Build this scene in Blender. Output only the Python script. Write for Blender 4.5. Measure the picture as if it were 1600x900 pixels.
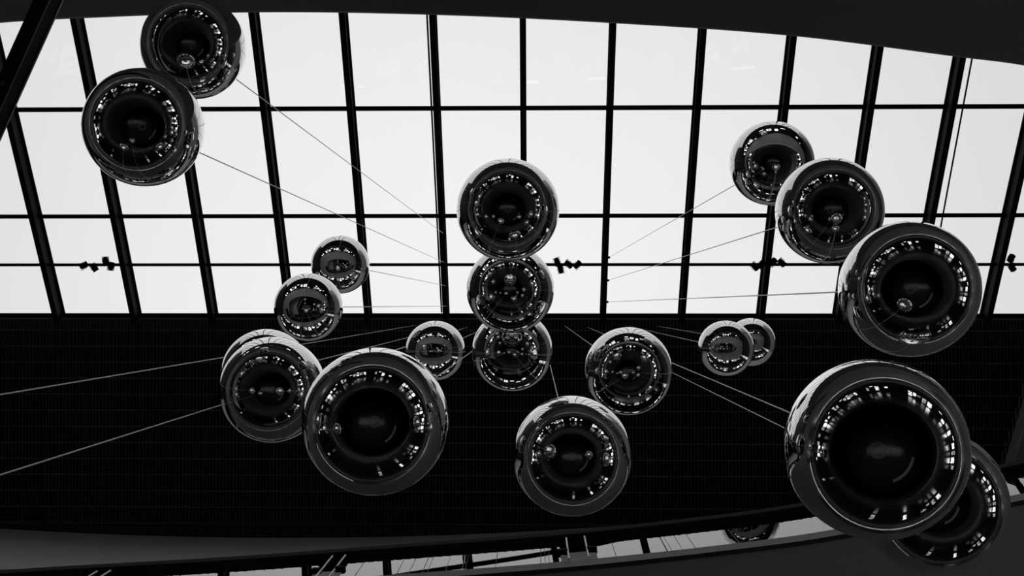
import bpy, bmesh, math, random
from mathutils import Vector, Matrix
for o in list(bpy.data.objects): bpy.data.objects.remove(o)
SC = bpy.context.scene; COL = SC.collection
random.seed(7)
H = 1.6                      # camera height; heights "Z" below are above the camera
# ---------------- camera ----------------
F = 1750.0
AX = Vector((0.99978, 0, -0.02114)).normalized()        # world X in (right, down, forward)
AZ = Vector((0.021136, 0.015423, 0.99966)).normalized() # zenith
AY = AZ.cross(AX).normalized()
cd = bpy.data.cameras.new('camera'); cam = bpy.data.objects.new('camera', cd); COL.objects.link(cam)
cd.sensor_width = 36; cd.lens = F/1600*36; cd.clip_end = 500; cd.clip_start = 0.05
M = Matrix(((AX[0], -AX[1], -AX[2], 0), (AY[0], -AY[1], -AY[2], 0), (AZ[0], -AZ[1], -AZ[2], H), (0, 0, 0, 1)))
cam.matrix_world = M
SC.camera = cam
# ---------------- sky ----------------
W = bpy.data.worlds.new('World'); SC.world = W; W.use_nodes = True
nt = W.node_tree; nt.nodes.clear()
tc = nt.nodes.new('ShaderNodeTexCoord')
dp = nt.nodes.new('ShaderNodeVectorMath'); dp.operation = 'DOT_PRODUCT'
dp.inputs[1].default_value = Vector((-0.06, 0.03, 1)).normalized()
mx = nt.nodes.new('ShaderNodeMath'); mx.operation = 'MAXIMUM'; mx.inputs[1].default_value = 0.0
pw = nt.nodes.new('ShaderNodeMath'); pw.operation = 'POWER'; pw.inputs[1].default_value = 7.0
ma = nt.nodes.new('ShaderNodeMath'); ma.operation = 'MULTIPLY_ADD'; ma.inputs[1].default_value = 0.32; ma.inputs[2].default_value = 0.66
nz = nt.nodes.new('ShaderNodeTexNoise'); nz.inputs['Scale'].default_value = 2.2; nz.inputs['Detail'].default_value = 3
nm = nt.nodes.new('ShaderNodeMapRange'); nm.inputs[3].default_value = 0.93; nm.inputs[4].default_value = 1.05
mu = nt.nodes.new('ShaderNodeMath'); mu.operation = 'MULTIPLY'
bg = nt.nodes.new('ShaderNodeBackground'); bg.inputs['Strength'].default_value = 0.96
wo = nt.nodes.new('ShaderNodeOutputWorld')
L = nt.links.new
L(tc.outputs['Generated'], dp.inputs[0]); L(dp.outputs['Value'], mx.inputs[0]); L(mx.outputs[0], pw.inputs[0]); L(pw.outputs[0], ma.inputs[0])
L(tc.outputs['Generated'], nz.inputs['Vector']); L(nz.outputs['Fac'], nm.inputs[0]); L(nm.outputs[0], mu.inputs[1]); L(ma.outputs[0], mu.inputs[0])
L(mu.outputs[0], bg.inputs['Color']); L(bg.outputs[0], wo.inputs[0])
vs = SC.view_settings; vs.view_transform = 'Standard'; vs.look = 'None'; vs.exposure = 0; vs.gamma = 1; vs.use_curve_mapping = False

def at(px, py, z):
    """point of the place seen at photo position (px, py) whose height above the camera is z"""
    c = Vector(((px-800)/F, (py-450)/F, 1))
    w = Vector((AX.dot(c), AY.dot(c), AZ.dot(c)))
    w *= z/w.z
    return Vector((w.x, w.y, z+H))

# ---------------- materials ----------------
def mat(name, v, rough=0.6, metal=0.0, noise=0.0, nscale=8, spec=0.5, bump=0.0, bscale=60):
    m = bpy.data.materials.new(name); m.use_nodes = True; n = m.node_tree; b = n.nodes['Principled BSDF']
    b.inputs['Base Color'].default_value = (v, v, v, 1); b.inputs['Roughness'].default_value = rough
    b.inputs['Metallic'].default_value = metal; b.inputs['Specular IOR Level'].default_value = spec
    t = n.nodes.new('ShaderNodeTexCoord')
    if noise:
        z = n.nodes.new('ShaderNodeTexNoise'); z.inputs['Scale'].default_value = nscale; z.inputs['Detail'].default_value = 4
        r = n.nodes.new('ShaderNodeMapRange'); r.inputs[3].default_value = v*(1-noise); r.inputs[4].default_value = v*(1+noise)
        n.links.new(t.outputs['Object'], z.inputs['Vector']); n.links.new(z.outputs['Fac'], r.inputs[0]); n.links.new(r.outputs[0], b.inputs['Base Color'])
    if bump:
        z2 = n.nodes.new('ShaderNodeTexNoise'); z2.inputs['Scale'].default_value = bscale
        bp = n.nodes.new('ShaderNodeBump'); bp.inputs['Strength'].default_value = bump; bp.inputs['Distance'].default_value = 0.01
        n.links.new(t.outputs['Object'], z2.inputs['Vector']); n.links.new(z2.outputs['Fac'], bp.inputs['Height']); n.links.new(bp.outputs[0], b.inputs['Normal'])
    return m
def glow(name, v, scale, contrast=True):
    m = bpy.data.materials.new(name); m.use_nodes = True; n = m.node_tree; n.nodes.clear()
    o = n.nodes.new('ShaderNodeOutputMaterial'); e = n.nodes.new('ShaderNodeEmission'); n.links.new(e.outputs[0], o.inputs[0])
    t = n.nodes.new('ShaderNodeTexCoord'); vo = n.nodes.new('ShaderNodeTexVoronoi'); vo.inputs['Scale'].default_value = scale
    vo.distance = 'CHEBYCHEV'
    r = n.nodes.new('ShaderNodeMapRange'); r.inputs[1].default_value = 0.25; r.inputs[2].default_value = 0.8; r.inputs[3].default_value = 0.08*v; r.inputs[4].default_value = v
    n.links.new(t.outputs['Object'], vo.inputs['Vector']); n.links.new(vo.outputs['Color'], r.inputs[0]); n.links.new(r.outputs[0], e.inputs['Strength'])
    return m
MT = dict(
    chrome=mat('mirror polished steel', 0.93, 0.0, 1.0),
    chrome_dull=mat('satin steel', 0.6, 0.3, 1.0),
    cable=mat('galvanised steel wire', 0.75, 0.4, 0.25, 0.1, 40),
    paint_black=mat('black painted steel', 0.010, 0.6, 0, 0.2, 3, 0.06),
    paint_dark=mat('dark grey paint', 0.05, 0.5, 0, 0.15, 2),
    fin=mat('anodised fins', 0.028, 0.5, 0.0, 0.15, 1.5),
    rail=mat('louver cross rail', 0.13, 0.5, 0.0, 0.2, 1.5),
    void=mat('black acoustic backing', 0.004, 0.9, spec=0.1),
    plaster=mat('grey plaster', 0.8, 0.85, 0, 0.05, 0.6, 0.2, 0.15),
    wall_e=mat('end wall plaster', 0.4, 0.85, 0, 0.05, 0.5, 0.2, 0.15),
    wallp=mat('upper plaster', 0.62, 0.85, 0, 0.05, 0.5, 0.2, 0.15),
    channel=mat('painted base channel', 0.13, 0.6, 0, 0.05, 2, 0.2),
    deck=mat('gallery floor tile', 0.17, 0.5, 0, 0.1, 1.5),
    trim=mat('satin trim', 0.3, 0.45, 0.3, 0.05, 2),
    bronze=mat('dark matt panel', 0.006, 0.9, 0, 0.2, 3, 0.0),
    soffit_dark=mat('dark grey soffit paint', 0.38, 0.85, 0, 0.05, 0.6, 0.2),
    floor=mat('dark polished stone', 0.035, 0.18, 0, 0.25, 1.2),
    floor_pale=mat('pale terrazzo', 0.30, 0.35, 0, 0.15, 3),
    floor_mid=mat('grey terrazzo', 0.12, 0.3, 0, 0.15, 3),
    wall_dark=mat('dark cladding', 0.012, 0.6, 0, 0.2, 1),
    seat=mat('pale moulded seat', 0.5, 0.4, 0, 0.05, 4),
    lens=mat('lamp front glass', 0.1, 0.1, 0, 0.05, 4),
)
GL = [glow('lit display bright', 4, 2.2), glow('lit display soft', 1.8, 3.1), glow('lit display dim', 0.6, 1.7)]
LAMP = bpy.data.materials.new('lit tube'); LAMP.use_nodes = True
_b = LAMP.node_tree.nodes['Principled BSDF']; _b.inputs['Emission Color'].default_value = (1, 1, 1, 1); _b.inputs['Emission Strength'].default_value = 5
SOFFIT_FILL = LAMP.copy(); SOFFIT_FILL.name = 'added soffit fill'; SOFFIT_FILL.node_tree.nodes['Principled BSDF'].inputs['Emission Strength'].default_value = 17  # strong glow added only to brighten the soffit
def glassmat(name, base, tint):
    m = bpy.data.materials.new(name); m.use_nodes = True; n = m.node_tree; n.nodes.clear()
    o = n.nodes.new('ShaderNodeOutputMaterial'); t = n.nodes.new('ShaderNodeBsdfTransparent'); g = n.nodes.new('ShaderNodeBsdfGlossy')
    t.inputs[0].default_value = (tint, tint, tint, 1); g.inputs['Roughness'].default_value = 0.0; g.inputs[0].default_value = (1, 1, 1, 1)
    f = n.nodes.new('ShaderNodeFresnel'); f.inputs[0].default_value = base
    x = n.nodes.new('ShaderNodeMixShader'); n.links.new(f.outputs[0], x.inputs[0]); n.links.new(t.outputs[0], x.inputs[1]); n.links.new(g.outputs[0], x.inputs[2]); n.links.new(x.outputs[0], o.inputs[0])
    return m
MT['sky_glass'] = glassmat('roof glass', 1.2, 0.985)
MT['rail_glass'] = glassmat('balustrade glass', 1.75, 0.8)

# ---------------- helpers ----------------
def obj(name, bm, m, parent=None, smooth=False):
    me = bpy.data.meshes.new(name)
    bmesh.ops.recalc_face_normals(bm, faces=bm.faces[:])
    bm.to_mesh(me); bm.free()
    me.materials.append(m)
    if smooth:
        for p in me.polygons: p.use_smooth = True
    o = bpy.data.objects.new(name, me); COL.objects.link(o)
    if parent: o.parent = parent
    return o
def empty(name, loc=(0, 0, 0), kind=None, parent=None):
    o = bpy.data.objects.new(name, None); COL.objects.link(o); o.location = loc; o.empty_display_size = 0.2
    if kind: o['kind'] = kind
    if parent: o.parent = parent
    return o
def tag(o, label, cat, group=None):
    o['label'] = label; o['category'] = cat
    if group: o['group'] = group
    return o
def box(bm, c, s, rot=None):
    r = bmesh.ops.create_cube(bm, size=1); vs_ = r['verts']
    bmesh.ops.scale(bm, vec=s, verts=vs_)
    if rot is not None: bmesh.ops.transform(bm, matrix=rot.to_4x4(), verts=vs_)
    bmesh.ops.translate(bm, vec=c, verts=vs_); return vs_
def bev(bm, w, seg=1):
    bmesh.ops.bevel(bm, geom=bm.edges[:], offset=w, segments=seg, affect='EDGES')
def tube(bm, a, b, r, seg=8):
    a = Vector(a); b = Vector(b); d = b-a
    q = Vector((0, 0, 1)).rotation_difference(d).to_matrix().to_4x4()
    bmesh.ops.create_cone(bm, cap_ends=True, segments=seg, radius1=r, radius2=r, depth=d.length, matrix=Matrix.Translation((a+b)/2) @ q)
def lathe(bm, prof, seg=32, mtx=None):
    rings = []
    for (r, z) in prof:
        if r < 1e-6: rings.append([bm.verts.new((0, 0, z))])
        else: rings.append([bm.verts.new((r*math.cos(2*math.pi*k/seg), r*math.sin(2*math.pi*k/seg), z)) for k in range(seg)])
    for A, B in zip(rings, rings[1:]):
        for k in range(seg):
            k2 = (k+1) % seg
            f = [A[k % len(A)], A[k2 % len(A)], B[k2 % len(B)], B[k % len(B)]]
            g = []
            for v in f:
                if v not in g: g.append(v)
            if len(g) > 2: bm.faces.new(g)
    if mtx: bmesh.ops.transform(bm, matrix=mtx, verts=bm.verts[:])
def prism(bm, prof, a, b, up=Vector((0, 0, 1))):
    """sweep a closed (side, up) profile from a to b"""
    a = Vector(a); b = Vector(b); d = (b-a).normalized(); s = d.cross(up).normalized(); u = s.cross(d)
    A = [bm.verts.new(a+s*p[0]+u*p[1]) for p in prof]; B = [bm.verts.new(b+s*p[0]+u*p[1]) for p in prof]
    n = len(prof)
    for i in range(n): bm.faces.new((A[i], A[(i+1) % n], B[(i+1) % n], B[i]))
    bm.faces.new(A[::-1]); bm.faces.new(B)
def ribbon(bm, pts, z0, z1, th, side=1):
    """curved upright band through plan points, th thick to one side"""
    n = len(pts); off = []
    for i in range(n):
        p0 = Vector(pts[max(0, i-1)][:2]); p1 = Vector(pts[min(n-1, i+1)][:2]); t = (p1-p0).normalized()
        off.append(Vector((-t.y, t.x))*th*side)
    R = []
    for i, p in enumerate(pts):
        x, y = p[0], p[1]; ox, oy = off[i]
        R.append([bm.verts.new((x, y, z0)), bm.verts.new((x, y, z1)), bm.verts.new((x+ox, y+oy, z1)), bm.verts.new((x+ox, y+oy, z0))])
    for a, b in zip(R, R[1:]):
        for k in range(4): bm.faces.new((a[k], a[(k+1) % 4], b[(k+1) % 4], b[k]))
    bm.faces.new(R[0]); bm.faces.new(R[-1][::-1])

# =============== SKYLIGHT ROOF ===============
YE = 0.31; ZE = 41.5; SL = 0.572
def rz(y): return ZE+SL*(y-YE)+H          # world height of the glass plane
roof = empty('window_1', (0, YE, ZE+H), 'structure')
def W2(o):  # keep world coordinates under an offset parent
    o.matrix_parent_inverse = Matrix.Translation(o.parent.location).inverted(); return o
PX = 2.87; RX = [-3.28+PX*n for n in range(-10, 10)]
RX = [x-(0, 0, 0, 0, 0, .08, .28, .45, .6, .75)[max(0, n-10)] for n, x in enumerate(RX)]
PY = [0.31-3.46*k for k in range(8)]
prof = [(-.10, -.70), (.10, -.70), (.10, -.66), (.035, -.64), (.035, -.12), (.10, -.10), (.10, -.04), (-.10, -.04), (-.10, -.10), (-.035, -.12), (-.035, -.64), (-.10, -.66)]
for x in RX:
    bm = bmesh.new(); prism(bm, prof, (x, PY[0]+.05, rz(PY[0])), (x, PY[-1], rz(PY[-1])))
    W2(obj('rafter', bm, MT['paint_black'], roof))
    bm = bmesh.new()
    for s in (-1, 1): prism(bm, [(s*.075-.012, -.715), (s*.075+.012, -.715), (s*.075+.012, -.702), (s*.075-.012, -.702)], (x, PY[0]-.1, rz(PY[0])), (x, PY[-1], rz(PY[-1])))
    W2(obj('rafter_seam', bm, MT['fin'], roof))
for y in PY[1:]:
    bm = bmesh.new(); box(bm, (RX[0]/2+RX[-1]/2, y, rz(y)-.09), (RX[-1]-RX[0]+2, .14, .16)); bev(bm, .01)
    W2(obj('purlin', bm, MT['paint_black'], roof))
for x in RX[:-1]:
    for y0, y1 in zip(PY[1:], PY[:-1]):
        bm = bmesh.new(); prism(bm, [(-PX/2+.04, .0), (PX/2-.04, .0), (PX/2-.04, .02), (-PX/2+.04, .02)], (x+PX/2, y0+.02, rz(y0)+.0), (x+PX/2, y1-.02, rz(y1)+.0))
        W2(obj('pane', bm, MT['sky_glass'], roof))
bm = bmesh.new(); box(bm, (RX[0]/2+RX[-1]/2, PY[0]+.07, ZE+H-.04), (RX[-1]-RX[0]+2, .16, .45)); W2(obj('gutter_beam', bm, MT['void'], roof))
bm = bmesh.new(); box(bm, (RX[0]/2+RX[-1]/2, PY[0]+.19, ZE+H-.20), (RX[-1]-RX[0]+2, .06, .08)); W2(obj('edge_trim', bm, MT['rail'], roof))

# =============== LOUVER CEILING ===============
XL, XR = RX[0]-.5, RX[-1]+.5
ceil = empty('ceiling', (0, 4, ZE+H), 'structure')
bm = bmesh.new(); box(bm, ((XL+XR)/2, 5.2, ZE+H+.55), (XR-XL, 9.6, .1)); W2(obj('backing', bm, MT['void'], ceil))
bm = bmesh.new(); x = XL
while x < XR:
    box(bm, (x, 4.9, ZE+H+.03), (.045, 8.8, .10)); x += 0.1257
f = W2(obj('fins', bm, MT['fin'], ceil)); f['kind'] = 'stuff'
y = PY[0]+.62
while y < 9.3:
    bm = bmesh.new(); box(bm, ((XL+XR)/2, y, ZE+H-.03), (XR-XL, .03, .03)); W2(obj('cross_rail', bm, MT['rail'], ceil)); y += 0.597

# =============== UPPER WALLS ===============
def crv_wall(px): return at(px, 842-7.1e-5*(px-450)**2, 41.3)
WZ0 = 24.0+H
pts = [crv_wall(px) for px in range(-500, 1561, 80)]+[at(1566, 753, 41.3)]
bm = bmesh.new(); ribbon(bm, [(p.x, p.y) for p in pts], WZ0, ZE+H-.03, .25, 1)
w = obj('wall_south', bm, MT['wallp']); w['kind'] = 'structure'
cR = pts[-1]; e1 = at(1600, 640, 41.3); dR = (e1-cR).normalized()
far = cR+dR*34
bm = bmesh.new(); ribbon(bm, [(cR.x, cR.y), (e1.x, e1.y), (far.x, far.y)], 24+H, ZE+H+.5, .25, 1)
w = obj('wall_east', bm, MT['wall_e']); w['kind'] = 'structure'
bm = bmesh.new(); ribbon(bm, [(cR.x, cR.y), (e1.x, e1.y), (far.x, far.y)], 11.9+H, 24+H, .25, 1)
w = obj('wall_east_base', bm, MT['wall_dark']); w['kind'] = 'structure'
bm = bmesh.new(); ribbon(bm, [(cR.x-.02, cR.y), (far.x-.02, far.y)], ZE+H-.75, ZE+H-.1, .06, -1)
w = obj('trim_1', bm, MT['wallp']); w['kind'] = 'structure'
XW = pts[0].x
bm = bmesh.new(); box(bm, (XW-.2, -7, 27+H), (.4, 36, 32)); w = obj('wall_west', bm, MT['wall_dark']); w['kind'] = 'structure'
YN = -23.9
bm = bmesh.new(); box(bm, (0, YN-.2, 19.8+H), (64, .4, 16)); w = obj('wall_north', bm, MT['wall_dark']); w['kind'] = 'structure'
# solid roof strips added outside the skylight so that no sky leaks in
bm = bmesh.new(); prism(bm, [(-1.5, 0), (1.5, 0), (1.5, .1), (-1.5, .1)], (XW-1.4, PY[0], rz(PY[0])), (XW-1.4, PY[-1], rz(PY[-1]))); w = obj('sky_leak_blocker', bm, MT['void']); w['kind'] = 'structure'

# shop modules: glazed, lit bays set in a dark shopfront
def shop_run(parent, p0, p1, z0, h, seed, dim=0):
    rnd = random.Random(seed)
    p0 = Vector(p0); p1 = Vector(p1); d = p1-p0; Ln = d.length; t = d.normalized(); nrm = Vector((-t.y, t.x))
    n = max(1, round(Ln/1.7)); a = math.atan2(t.y, t.x); R = Matrix.Rotation(a, 3, 'Z')
    for i in range(n):
        c = p0+t*Ln*(i+.5)/n; wd = Ln/n
        k = rnd.random()
        bm = bmesh.new(); hh = h*rnd.uniform(.2, .75); zo = rnd.uniform(0, h*.82-hh) if h*.82 > hh else 0
        box(bm, (c.x, c.y, z0+hh/2+.3+zo), (wd*rnd.uniform(.45, .9), .06, hh), R)
        g = GL[0] if k < (.22, .16, .02)[dim] else GL[1] if k < (.5, .36, .1)[dim] else GL[2]
        if k < (.85, .6, .22)[dim]: obj('shop_window', bm, g, parent)
        else: bm.free()
        bm = bmesh.new(); e = p0+t*Ln*i/n
        box(bm, (e.x, e.y, z0+h/2), (.14, .3, h), R); bev(bm, .01); obj('mullion', bm, MT['paint_dark'], parent)
        if rnd.random() < (.3, .2, .06)[dim]:
            bm = bmesh.new(); box(bm, (c.x, c.y, z0+h-.15), (wd*.6, .1, .09), R); obj('light_strip', bm, LAMP, parent)
us = empty('wall_shopfront_south', (0, 0, 0), 'structure')
bm = bmesh.new(); ribbon(bm, [(p.x, p.y+1.6) for p in pts], 11.9+H, WZ0+.3, .2, 1); obj('backdrop', bm, MT['wall_dark'], us)
bm = bmesh.new(); ribbon(bm, [(p.x, p.y) for p in pts], WZ0-.02, WZ0+.02, 1.8, 1); obj('soffit', bm, MT['paint_dark'], us)
for i in range(0, len(pts)-4, 4): shop_run(us, (pts[i].x, pts[i].y+1.45), (pts[i+4].x, pts[i+4].y+1.45), 11.95+H, 3.2, 31+i, 1)
for i in range(0, len(pts)-4, 4): shop_run(us, (pts[i].x, pts[i].y+1.45), (pts[i+4].x, pts[i+4].y+1.45), 19.2+H, 3.0, 61+i, 1)
bm = bmesh.new(); ribbon(bm, [(p.x, p.y) for p in pts], 18.6+H, 19.2+H, 1.6, 1); obj('gallery_edge', bm, MT['paint_dark'], us)
un = empty('wall_shopfront_north', (0, 0, 0), 'structure')
bm = bmesh.new(); box(bm, (-1, -11.4, 14.2+H), (44, 3, 4.5)); obj('block', bm, MT['wall_dark'], un)
shop_run(un, (20, -9.8), (-22, -9.8), 11.95+H, 3.4, 5, 1)

# =============== GALLERY SLAB AND SOFFIT ===============
def cat(P, x):
    for i in range(len(P)-1):
        if P[i][0] <= x <= P[i+1][0]:
            p0 = P[max(i-1, 0)]; p1 = P[i]; p2 = P[i+1]; p3 = P[min(i+2, len(P)-1)]
            t = (x-p1[0])/(p2[0]-p1[0]); hh = p2[0]-p1[0]
            m1 = (p2[1]-p0[1])/(p2[0]-p0[0])*hh; m2 = (p3[1]-p1[1])/(p3[0]-p1[0])*hh
            return (2*t**3-3*t*t+1)*p1[1]+(t**3-2*t*t+t)*m1+(-2*t**3+3*t*t)*p2[1]+(t**3-t*t)*m2
    return P[-1][1] if x > P[-1][0] else P[0][1]
ZG = 12.0
topc = [(-570, 450), (-555, 340), (-460, 200), (-260, 92), (-100, 47), (0, 34.5), (130, 27), (400, 18), (680, 22), (960, 35), (1240, 55), (1500, 88), (1600, 101), (1720, 128), (1860, 188), (1965, 300), (2000, 420)]
botc = [(-570, 480), (-555, 640), (-490, 800), (-380, 905), (-250, 944), (-110, 944), (0, 938), (300, 921), (560, 902), (889, 876.5), (1131, 851), (1289, 829.5), (1600, 770.5), (1720, 742), (1860, 672), (1965, 550), (2000, 440)]
TP = [at(p[0], cat(topc, p[0]), 11.95) for p in [(x,) for x in range(-570, 2001, 10)]]
BP = [at(p[0], cat(botc, p[0]), ZG) for p in [(x,) for x in range(-570, 2001, 10)]]
def interp(P, x):
    for a, b in zip(P, P[1:]):
        if a.x <= x <= b.x: return a.y+(b.y-a.y)*(x-a.x)/(b.x-a.x)
    return (P[0] if x < P[0].x else P[-1]).y
x0, x1 = max(TP[0].x, BP[0].x), min(TP[-1].x, BP[-1].x)
N = 150; xs = [x0+(x1-x0)*i/N for i in range(N+1)]
slab = empty('ceiling_soffit', (0, 0, 11.72+H), 'structure')
for nm_, P, yo in (('soffit_north', TP, -25), ('soffit_south', BP, 18)):
    bm = bmesh.new(); rows = []
    for x in xs:
        yi = interp(P, x)-(2.6 if P is TP else -.02)
        if x in (xs[0], xs[-1]): yi = (interp(TP, x)+interp(BP, x))/2-(2.6 if P is TP else 0)
        rows.append([bm.verts.new((x, yi, 11.74+H)), bm.verts.new((x, yi, 11.95+H)), bm.verts.new((x, yo, 11.95+H)), bm.verts.new((x, yo, 11.74+H))])
    for a, b in zip(rows, rows[1:]):
        for k in range(4): bm.faces.new((a[k], a[(k+1) % 4], b[(k+1) % 4], b[k]))
    W2(obj(nm_, bm, MT['plaster'], slab))
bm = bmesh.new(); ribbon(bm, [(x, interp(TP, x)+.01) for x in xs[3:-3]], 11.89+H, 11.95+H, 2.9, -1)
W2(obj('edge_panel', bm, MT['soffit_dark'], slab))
for nm_, xa, xb in (('soffit_west', -34, x0), ('soffit_east', x1, 30)):
    bm = bmesh.new(); box(bm, ((xa+xb)/2, 0, 11.845+H), (xb-xa, 50, .21)); W2(obj(nm_, bm, MT['plaster'], slab))
    bm = bmesh.new(); box(bm, ((xa+xb)/2, 0, 11.965+H), (xb-xa, 49, .03)); W2(obj('gallery_paving', bm, MT['deck'], slab))
bm = bmesh.new()
rows = []
for x in xs: rows.append((bm.verts.new((x, interp(BP, x)+.1, 11.965+H)), bm.verts.new((x, 18, 11.965+H))))
for a, b in zip(rows, rows[1:]): bm.faces.new((a[0], a[1], b[1], b[0]))
W2(obj('gallery_paving', bm, MT['deck'], slab))
bm = bmesh.new()
rows = []
for x in xs: rows.append((bm.verts.new((x, interp(TP, x)-.1, 11.965+H)), bm.verts.new((x, -24, 11.965+H))))
for a, b in zip(rows, rows[1:]): bm.faces.new((a[0], a[1], b[1], b[0]))
W2(obj('gallery_paving', bm, MT['deck'], slab))
for (x, y) in [(-6, 4.4), (-1.5, 4.9), (3, 4.6), (8, 3.6), (-10, 4), (-6, -4.6), (-1, -5), (4, -4.6), (9, -3.6), (-12, -4), (14, 0.5), (-18, 3)]:
    bm = bmesh.new(); lathe(bm, [(0, .03), (.16, .03), (.16, -.015), (.2, -.015), (.21, .0), (.21, .03)], 20, Matrix.Translation((x, y, 11.735+H)))
    W2(obj('speaker_grille', bm, MT['wall_dark'], slab))

# =============== BALUSTRADE ===============
bal = empty('balustrade', (BP[137].x, BP[137].y, ZG+H-.05))
tag(bal, 'curved glass balustrade with dark top panel along the lower gallery edge', 'balustrade')
def seg(pa, pb, step=30, z=ZG):
    n = max(2, int(abs(pb-pa)/step)+1); return [(lambda v: (v.x, v.y))(at(pa+(pb-pa)*i/(n-1), cat(botc, pa+(pb-pa)*i/(n-1)), z)) for i in range(n)]
full = seg(-565, 1995, 12)
bm = bmesh.new(); ribbon(bm, full, 11.73+H, 12.0+H, -.05, -1)
W2(obj('base_channel', bm, MT['channel'], bal))
bm = bmesh.new(); ribbon(bm, full, 12.70+H, 13.40+H, .07, 1)
W2(obj('top_panel', bm, MT['bronze'], bal))
bm = bmesh.new(); ribbon(bm, full, 13.36+H, 13.58+H, .12, 1)
handrail_z = 13.58
W2(obj('handrail', bm, MT['void'], bal))
pairs = [(491, 513), (889, 920)]
# continue the pairs at the same spacing along the rail
allp = [(90, 113)]+pairs+[(1335, 1368), (1790, 1825)]
prev = -565
for a, b in allp+[(1995, None)]:
    sa = prev+ (14 if prev > -565 else 0); sb = a-(12 if b else 0)
    # shallow gap between panel end and posts
    bm = bmesh.new(); ribbon(bm, seg(sa, sb, 15), 12.0+H, 12.72+H, .016, 1); W2(obj('glass_panel', bm, MT['rail_glass'], bal))
    if b is None: break
    for q, s in ((a, -1), (b, 1)):
        base = at(q, cat(botc, q), ZG); ps = Vector((base.x, base.y-.02, 0))
        bm = bmesh.new(); tube(bm, (ps.x, ps.y, 12.0+H), (ps.x, ps.y, 13.08+H), .011, 8)
        post = W2(obj('post', bm, MT['cable'], bal))
        g = at(q+s*8, cat(botc, q+s*8), ZG)
        bm = bmesh.new(); box(bm, (g.x, g.y-.01, 12.42+H), (.11, .06, .09)); bev(bm, .008)
        c = obj('clamp', bm, MT['void'], post); c.matrix_parent_inverse = post.matrix_world.inverted() if False else Matrix.Translation(bal.location).inverted() @ Matrix.Identity(4)
        c.matrix_parent_inverse = Matrix.Identity(4)
    prev = b

# =============== LOWER HALL ===============
fl = empty('floor', (0, 0, 0), 'structure')
bm = bmesh.new(); box(bm, (-3, 0, -.1), (60, 40, .2)); obj('slab', bm, MT['floor'], fl)
def ring(name, cx, cy, a0, b0, a1, b1, m, z=.01, t0=0, t1=2*math.pi, seg_=72):
    bm = bmesh.new(); A = []
    for i in range(seg_+1):
        t = t0+(t1-t0)*i/seg_
        A.append((bm.verts.new((cx+a0*math.cos(t), cy+b0*math.sin(t), z)), bm.verts.new((cx+a1*math.cos(t), cy+b1*math.sin(t), z))))
    for p, q in zip(A, A[1:]): bm.faces.new((p[0], p[1], q[1], q[0]))
    o = obj(name, bm, m, fl); return o
ring('inlay', 0, 0, .9, .9, 1.5, 1.5, MT['floor_mid'])
CX, CY, EA, EB = -1.5, -1.0, 24.0, 19.0
NP = 64; ell = [(CX+EA*math.cos(2*math.pi*i/NP), CY+EB*math.sin(2*math.pi*i/NP)) for i in range(NP+1)]
bm = bmesh.new(); ribbon(bm, ell, 0, 11.8+H, .3, -1); lw = obj('wall_hall', bm, MT['wall_dark']); lw['kind'] = 'structure'
# middle floor with a round opening above the place where one stands
ZM = 3.6+H
mf = empty('floor_gallery', (0, 0, ZM), 'structure')
bm = bmesh.new(); A = []
for i in range(NP+1):
    t = 2*math.pi*i/NP; ix, iy = 6.2*math.cos(t), 5.4*math.sin(t)
    ex, ey = CX+EA*math.cos(t), CY+EB*math.sin(t)
    A.append([bm.verts.new((ix, iy, ZM)), bm.verts.new((ex, ey, ZM)), bm.verts.new((ex, ey, ZM-.5)), bm.verts.new((ix, iy, ZM-.5))])
for a, b in zip(A, A[1:]):
    for k in range(4): bm.faces.new((a[k], a[(k+1) % 4], b[(k+1) % 4], b[k]))
W2(obj('gallery_deck', bm, MT['floor'], mf))
def mring(*a, **k): W2(ring(*a, z=ZM+.012, **k)).parent = mf
mring('inlay', 0, 0, 7.0, 6.2, 9.6, 8.2, MT['floor_pale'], t0=-.5, t1=2.0)
mring('inlay', 0, 0, 7.0, 6.2, 12.5, 7.6, MT['floor_pale'], t0=2.6, t1=4.0)
mring('inlay', -1, -1, 15.5, 12.4, 16.3, 13.0, MT['floor_pale'])
sf = empty('wall_shopfront_hall', (0, 0, 0), 'structure')
ell2 = [(CX+(EA-.35)*math.cos(2*math.pi*i/NP), CY+(EB-.35)*math.sin(2*math.pi*i/NP)) for i in range(NP+1)]
for i in range(0, NP, 2):
    t = 2*math.pi*(i+1)/NP
    shop_run(sf, ell2[i], ell2[i+2], ZM, 3.4, 100+i, 1 if math.sin(t) < .35 else 2)
bm = bmesh.new(); ribbon(bm, ell2, ZM+3.5, ZM+4.0, -.5, -1); obj('fascia', bm, MT['paint_dark'], sf)
def ello(d): return [(CX+(EA-d)*math.cos(2*math.pi*i/NP), CY+(EB-d)*math.sin(2*math.pi*i/NP)) for i in range(NP+1)]
bm = bmesh.new(); ribbon(bm, ello(1.4), ZM+3.6, ZM+4.7, .06, 1); obj('fill_screen_lip', bm, MT['paint_dark'], sf)  # added lip that screens the glowing fill ring
bm = bmesh.new(); ribbon(bm, ello(.35), ZM+3.6, ZM+3.66, 1.05, 1); obj('fill_screen_tray', bm, MT['paint_dark'], sf); bm = bmesh.new(); ribbon(bm, ello(.5), ZM+3.66, ZM+4.6, .06, 1); obj('fill_screen_tray', bm, MT['paint_dark'], sf)  # added tray and back screen around the fill ring
bm = bmesh.new(); ribbon(bm, ello(1.12), ZM+3.7, ZM+3.74, .2, 1); obj('soffit_fill_ring', bm, SOFFIT_FILL, sf)  # glowing ring added to brighten the soffit, not a known lamp

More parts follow.
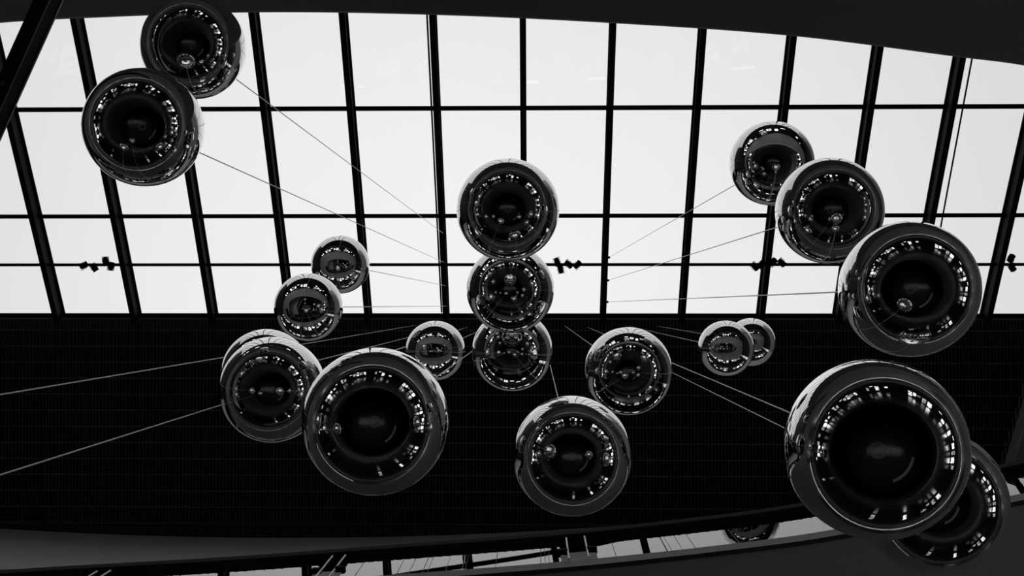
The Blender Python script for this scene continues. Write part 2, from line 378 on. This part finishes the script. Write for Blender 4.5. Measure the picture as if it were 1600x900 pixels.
# =============== MIRROR SPHERES ===============
R = 0.5
def make_sphere():
    root = empty('mirror_sphere')
    bm = bmesh.new(); bmesh.ops.create_uvsphere(bm, u_segments=96, v_segments=64, radius=R)
    obj('ball', bm, MT['chrome'], root, True)
    bm = bmesh.new(); lathe(bm, [(0, .035), (.018, .035), (.022, .02), (.045, .012), (.05, -.004), (0, -.006)], 24, Matrix.Translation((0, 0, R)))
    cap = obj('hanger_cap', bm, MT['chrome_dull'], root, True)
    bm = bmesh.new(); tube(bm, (-.012, 0, R+.06), (.012, 0, R+.06), .006); tube(bm, (-.012, 0, R+.03), (-.012, 0, R+.06), .005); tube(bm, (.012, 0, R+.03), (.012, 0, R+.06), .005)
    obj('eyelet', bm, MT['chrome_dull'], cap)
    return root
def copy_tree(o, parent=None):
    c = o.copy(); COL.objects.link(c)
    if parent: c.parent = parent
    for ch in list(o.children): copy_tree(ch, c)
    return c
GS = 'mirror balls hung in the atrium'
SPH = [
 ((-3.33, -2.51, 10.80), 'mirror sphere highest in the upper left corner, cut by the top edge', 'uppermost ball at upper left'),
 ((-3.33, -1.51, 9.43), 'big mirror sphere left of the top-left pair, below the one cut off by the frame', 'lower ball of the top left pair'),
 ((-3.36, -0.70, 19.2), 'small mirror sphere in front of the skylight left of centre, upper of its pair', 'small upper ball left of centre'),
 ((-3.33, 0.03, 16.36), 'small mirror sphere straddling the skylight bottom edge left of centre', 'ball on the skylight edge left of centre'),
 ((-2.495, 0.80, 10.6), 'mirror sphere at left overlapped on its right by the big front ball', 'ball left of the big front ball'),
 ((-3.04, 0.77, 12.6), 'mirror sphere at far left almost wholly hidden, only its top rim showing', 'mostly hidden ball at left'),
 ((-1.091, 0.79, 7.63), 'largest mirror sphere left of centre, lower left in front of louvers', 'largest ball left of centre'),
 ((-1.681, 0.76, 18.75), 'small mirror sphere behind the upper right edge of the big left ball', 'small ball between big left ball and centre column'),
 ((-0.27, -0.93, 10.9), 'mirror sphere at the top of the centre column of three', 'top ball of the centre column'),
 ((-0.29, -0.18, 12.8), 'mirror sphere in the middle of the centre column of three', 'middle ball of the centre column'),
 ((-0.29, 0.565, 13.9), 'mirror sphere at the bottom of the centre column of three', 'bottom ball of the centre column'),
 ((1.054, 0.75, 12.81), 'mid-sized mirror sphere against the louvers right of the centre column', 'ball right of the centre column'),
 ((0.304, 1.26, 9.42), 'mirror sphere lowest at bottom centre, nearest the balustrade brackets', 'ball at bottom centre'),
 ((2.81, -1.69, 13.38), 'mirror sphere topmost of the three descending at upper right', 'top ball of the right hand trio'),
 ((2.77, -0.893, 10.62), 'mirror sphere in the middle of the three descending at right', 'middle ball of the right hand trio'),
 ((2.74, -0.12, 8.29), 'big mirror sphere lowest of the three at right, crossing the skylight edge', 'bottom ball of the right hand trio'),
 ((1.891, 0.80, 6.30), 'biggest mirror sphere of all, at lower right', 'biggest ball at lower right'),
 ((2.747, 1.355, 7.85), 'dark mirror sphere behind and below the biggest ball, over the balustrade', 'dark ball behind the biggest ball'),
 ((3.43, 0.775, 20.3), 'small mirror sphere right of centre, front of the two smallest', 'front ball of the small right pair'),
 ((4.474, 0.766, 23.4), 'smallest and farthest mirror sphere, half hidden at right of centre', 'rear ball of the small right pair'),
 ((-4.39, 0.735, 7.0), 'mirror sphere outside the left edge of the frame, ending the upper left wire', 'ball beyond the left edge, upper'),
 ((-3.60, 1.143, 5.2), 'mirror sphere outside the lower left of the frame, ending the lower left wire', 'ball beyond the left edge, lower'),
]
sp0 = make_sphere()
cables = []
for i, ((x, y, z), lab, short) in enumerate(SPH):
    s = sp0 if i == 0 else copy_tree(sp0)
    s.location = (x, y, z+H); s.rotation_euler.z = random.uniform(0, 6.28)
    tag(s, lab, 'mirror ball', GS)
    # its wire runs plumb up to the roof steel or, behind the gutter, to the louvers
    top = rz(y)-.72 if y < YE-.1 else ZE+H-.05
    root = empty('suspension_cable', (x, y, z+H+R+.06))
    tag(root, 'thin steel wire holding the '+short, 'cable', 'wires of the mirror balls')
    h = top-(z+H+R+.06)
    dx = 0
    if y < YE-.1:
        rx = min(RX, key=lambda q: abs(q-x)); dx = rx-x+(.13 if x > 0 else .05)
        bm = bmesh.new(); box(bm, ((rx-x+dx)/2, 0, h-.02), (abs(rx-x-dx)+.04, .04, .04)); obj('bracket_arm', bm, MT['paint_black'], root)
    bm = bmesh.new(); tube(bm, (0, 0, 0), (dx, 0, h), .0065, 6); obj('wire', bm, MT['cable'], root)
    bm = bmesh.new(); lathe(bm, [(0, 0), (.03, 0), (.045, .03), (.045, .06), (0, .06)], 12, Matrix.Translation((dx, 0, h-.06))); obj('anchor', bm, MT['paint_black'], root)
    bm = bmesh.new(); lathe(bm, [(0, -.01), (.011, -.01), (.013, .0), (.013, .05), (0, .05)], 10, Matrix.Translation((0, 0, .01))); obj('ferrule', bm, MT['chrome_dull'], root)

# =============== LIGHTING PIPE, SPOTLIGHTS, CONDUITS ===============
def pipe_pt(px, py=413.5, dz=-.42):
    # where the sight line at (px, py) meets the level dz from the roof plane
    z = 39.5
    for _ in range(30):
        p = at(px, py, z); z = rz(p.y)-H+dz
    return at(px, py, z)
a = pipe_pt(800); ypipe, zpipe = a.y, a.z
bm = bmesh.new(); tube(bm, (XW+.1, ypipe, zpipe), (18.6, ypipe, zpipe), .055, 10)
tag(obj('lighting_pipe', bm, MT['paint_black']), 'thin black lighting pipe running level across the lower skylight panes', 'pipe')
def make_spot():
    root = empty('spotlight')
    bm = bmesh.new(); lathe(bm, [(0, -.11), (.05, -.11), (.078, -.085), (.082, .0), (.088, .1), (.095, .105), (.095, .12), (.08, .12), (.075, .09), (0, .085)], 20)
    obj('lamp_head', bm, MT['void'], root, False)
    bm = bmesh.new(); lathe(bm, [(0, .096), (.073, .096), (.073, .102), (0, .104)], 20); obj('lens', bm, MT['lens'], root)
    bm = bmesh.new(); box(bm, (.098, 0, -.03), (.01, .025, .16)); box(bm, (-.098, 0, -.03), (.01, .025, .16)); box(bm, (0, 0, -.12), (.206, .025, .012)); obj('yoke', bm, MT['void'], root)
    return root
spots = [
 (131, 415, (1.35, 0, 1.0), 'black spotlight at the left end of the leftmost lamp cluster'),
 (147, 418, (1.3, 0, 2.6), 'black spotlight hanging second in the leftmost lamp cluster, tilted down right'),
 (165, 407.5, (1.35, 0, 3.1), 'black spotlight standing above the pipe in the leftmost lamp cluster'),
 (173.5, 416.5, (1.3, 0, 0.1), 'black spotlight nearest the rafter in the leftmost lamp cluster'),
 (870.5, 409, (1.3, 0, 2.8), 'black spotlight pointing up beside the centre ball column'),
 (876, 421, (1.3, 0, -.2), 'black spotlight hanging lowest beside the centre ball column'),
 (888, 412.5, (1.1, 0, 2.2), 'black spotlight third from the centre ball column'),
 (902, 414, (1.3, 0, 0.8), 'black spotlight farthest right of the centre lamp cluster'),
 (1179, 416, (1.2, 0, 2.3), 'black spotlight left of the rafter in the right lamp cluster'),
 (1189, 413.5, (1.2, 0, .8), 'black spotlight overlapping the rafter in the right lamp cluster'),
 (1207, 410, (1.2, 0, .8), 'black spotlight just right of the rafter in the right lamp cluster'),
 (1221, 410, (1.2, 0, 2.3), 'black spotlight at the right end of the right lamp cluster'),
 (1579.5, 404.5, (1.2, 0, .6), 'black spotlight above the pipe at the far right edge'),
 (1581, 417, (1.2, 0, 2.5), 'black spotlight below the pipe at the far right edge'),
]
s0 = make_spot()
for i, (px, py, rot, lab) in enumerate(spots):
    s = s0 if i == 0 else copy_tree(s0)
    s.scale = (1.2, 1.2, 1.2); s.location = at(px, py, zpipe-H-(.21 if i % 2 else .50)) ; s.rotation_euler = rot
    tag(s, lab, 'spotlight', 'spotlights on the skylight pipe')
def conduit(pa, pb, dz, r, lab):
    A = pipe_pt(*pa, dz); B = pipe_pt(*pb, dz)
    d = (A-B); A = B+d*1.25
    bm = bmesh.new(); tube(bm, A, B, r, 8); tag(obj('conduit', bm, MT['paint_black']), lab, 'conduit')
conduit((1519, 90), (1467, 370), -.9, .03, 'thin dark conduit running beside the second rafter from the right')
conduit((668, 40), (690, 488), -.6, .03, 'thin conduit along the left side of the rafter left of the centre balls')

# =============== DIAGONAL BEAM, top left ===============
ZB = 9.9
p0 = at(77, 0, ZB); p1 = at(0, 171, ZB); d = (p1-p0).normalized(); sgn = Vector((-d.y, d.x, 0))
if sgn.x < 0: sgn = -sgn        # towards the opening
a0 = p0-d*3.2; a1 = p1+d*3.4
br = empty('diagonal_beam', (p0+p1)/2); tag(br, 'dark steel box beam slanting across the upper left corner', 'beam')
def slab_(name, s0, s1, z0, z1, m):
    bm = bmesh.new(); V = []
    for p in (a0, a1):
        for s, z in ((s0, z0), (s1, z0), (s1, z1), (s0, z1)):
            V.append(bm.verts.new(p+sgn*s+Vector((0, 0, z))))
    for k in range(4): bm.faces.new((V[k], V[(k+1) % 4], V[4+(k+1) % 4], V[4+k]))
    bm.faces.new(V[:4][::-1]); bm.faces.new(V[4:]); o = obj(name, bm, m, br); return W2(o)
slab_('bottom_plate', -.135, 0, 0, .02, MT['paint_dark'])
slab_('web', -.13, -.004, .02, .21, MT['paint_black'])
slab_('top_plate', -.135, .004, .21, .235, MT['trim'])
q = at(3, 130, ZB-.01); bm = bmesh.new(); lathe(bm, [(0, -.008), (.014, -.008), (.018, .01), (0, .01)], 12, Matrix.Translation(q)); W2(obj('bolt', bm, MT['trim'], br))

# =============== BENCHES AND KIOSKS ON THE HALL FLOOR (seen in the mirrors) ===============
def bench(cx, cy, r, t0, t1, lab):
    root = empty('curved_bench', (cx+r*math.cos((t0+t1)/2), cy+r*math.sin((t0+t1)/2), 0)); tag(root, lab, 'bench')
    pts_ = [(cx+r*math.cos(t0+(t1-t0)*i/16), cy+r*math.sin(t0+(t1-t0)*i/16)) for i in range(17)]
    bm = bmesh.new(); ribbon(bm, pts_, .38, .46, .6, -1); W2(obj('seat', bm, MT['seat'], root))
    pi = [(cx+(r+.12)*math.cos(t0+(t1-t0)*i/16), cy+(r+.12)*math.sin(t0+(t1-t0)*i/16)) for i in range(17)]
    bm = bmesh.new(); ribbon(bm, pi, 0, .38, .36, -1); W2(obj('plinth', bm, MT['paint_dark'], root))
bench(0, 0, 5.6, .2, 1.1, 'pale curved bench on the hall floor, seen only in the mirror balls')
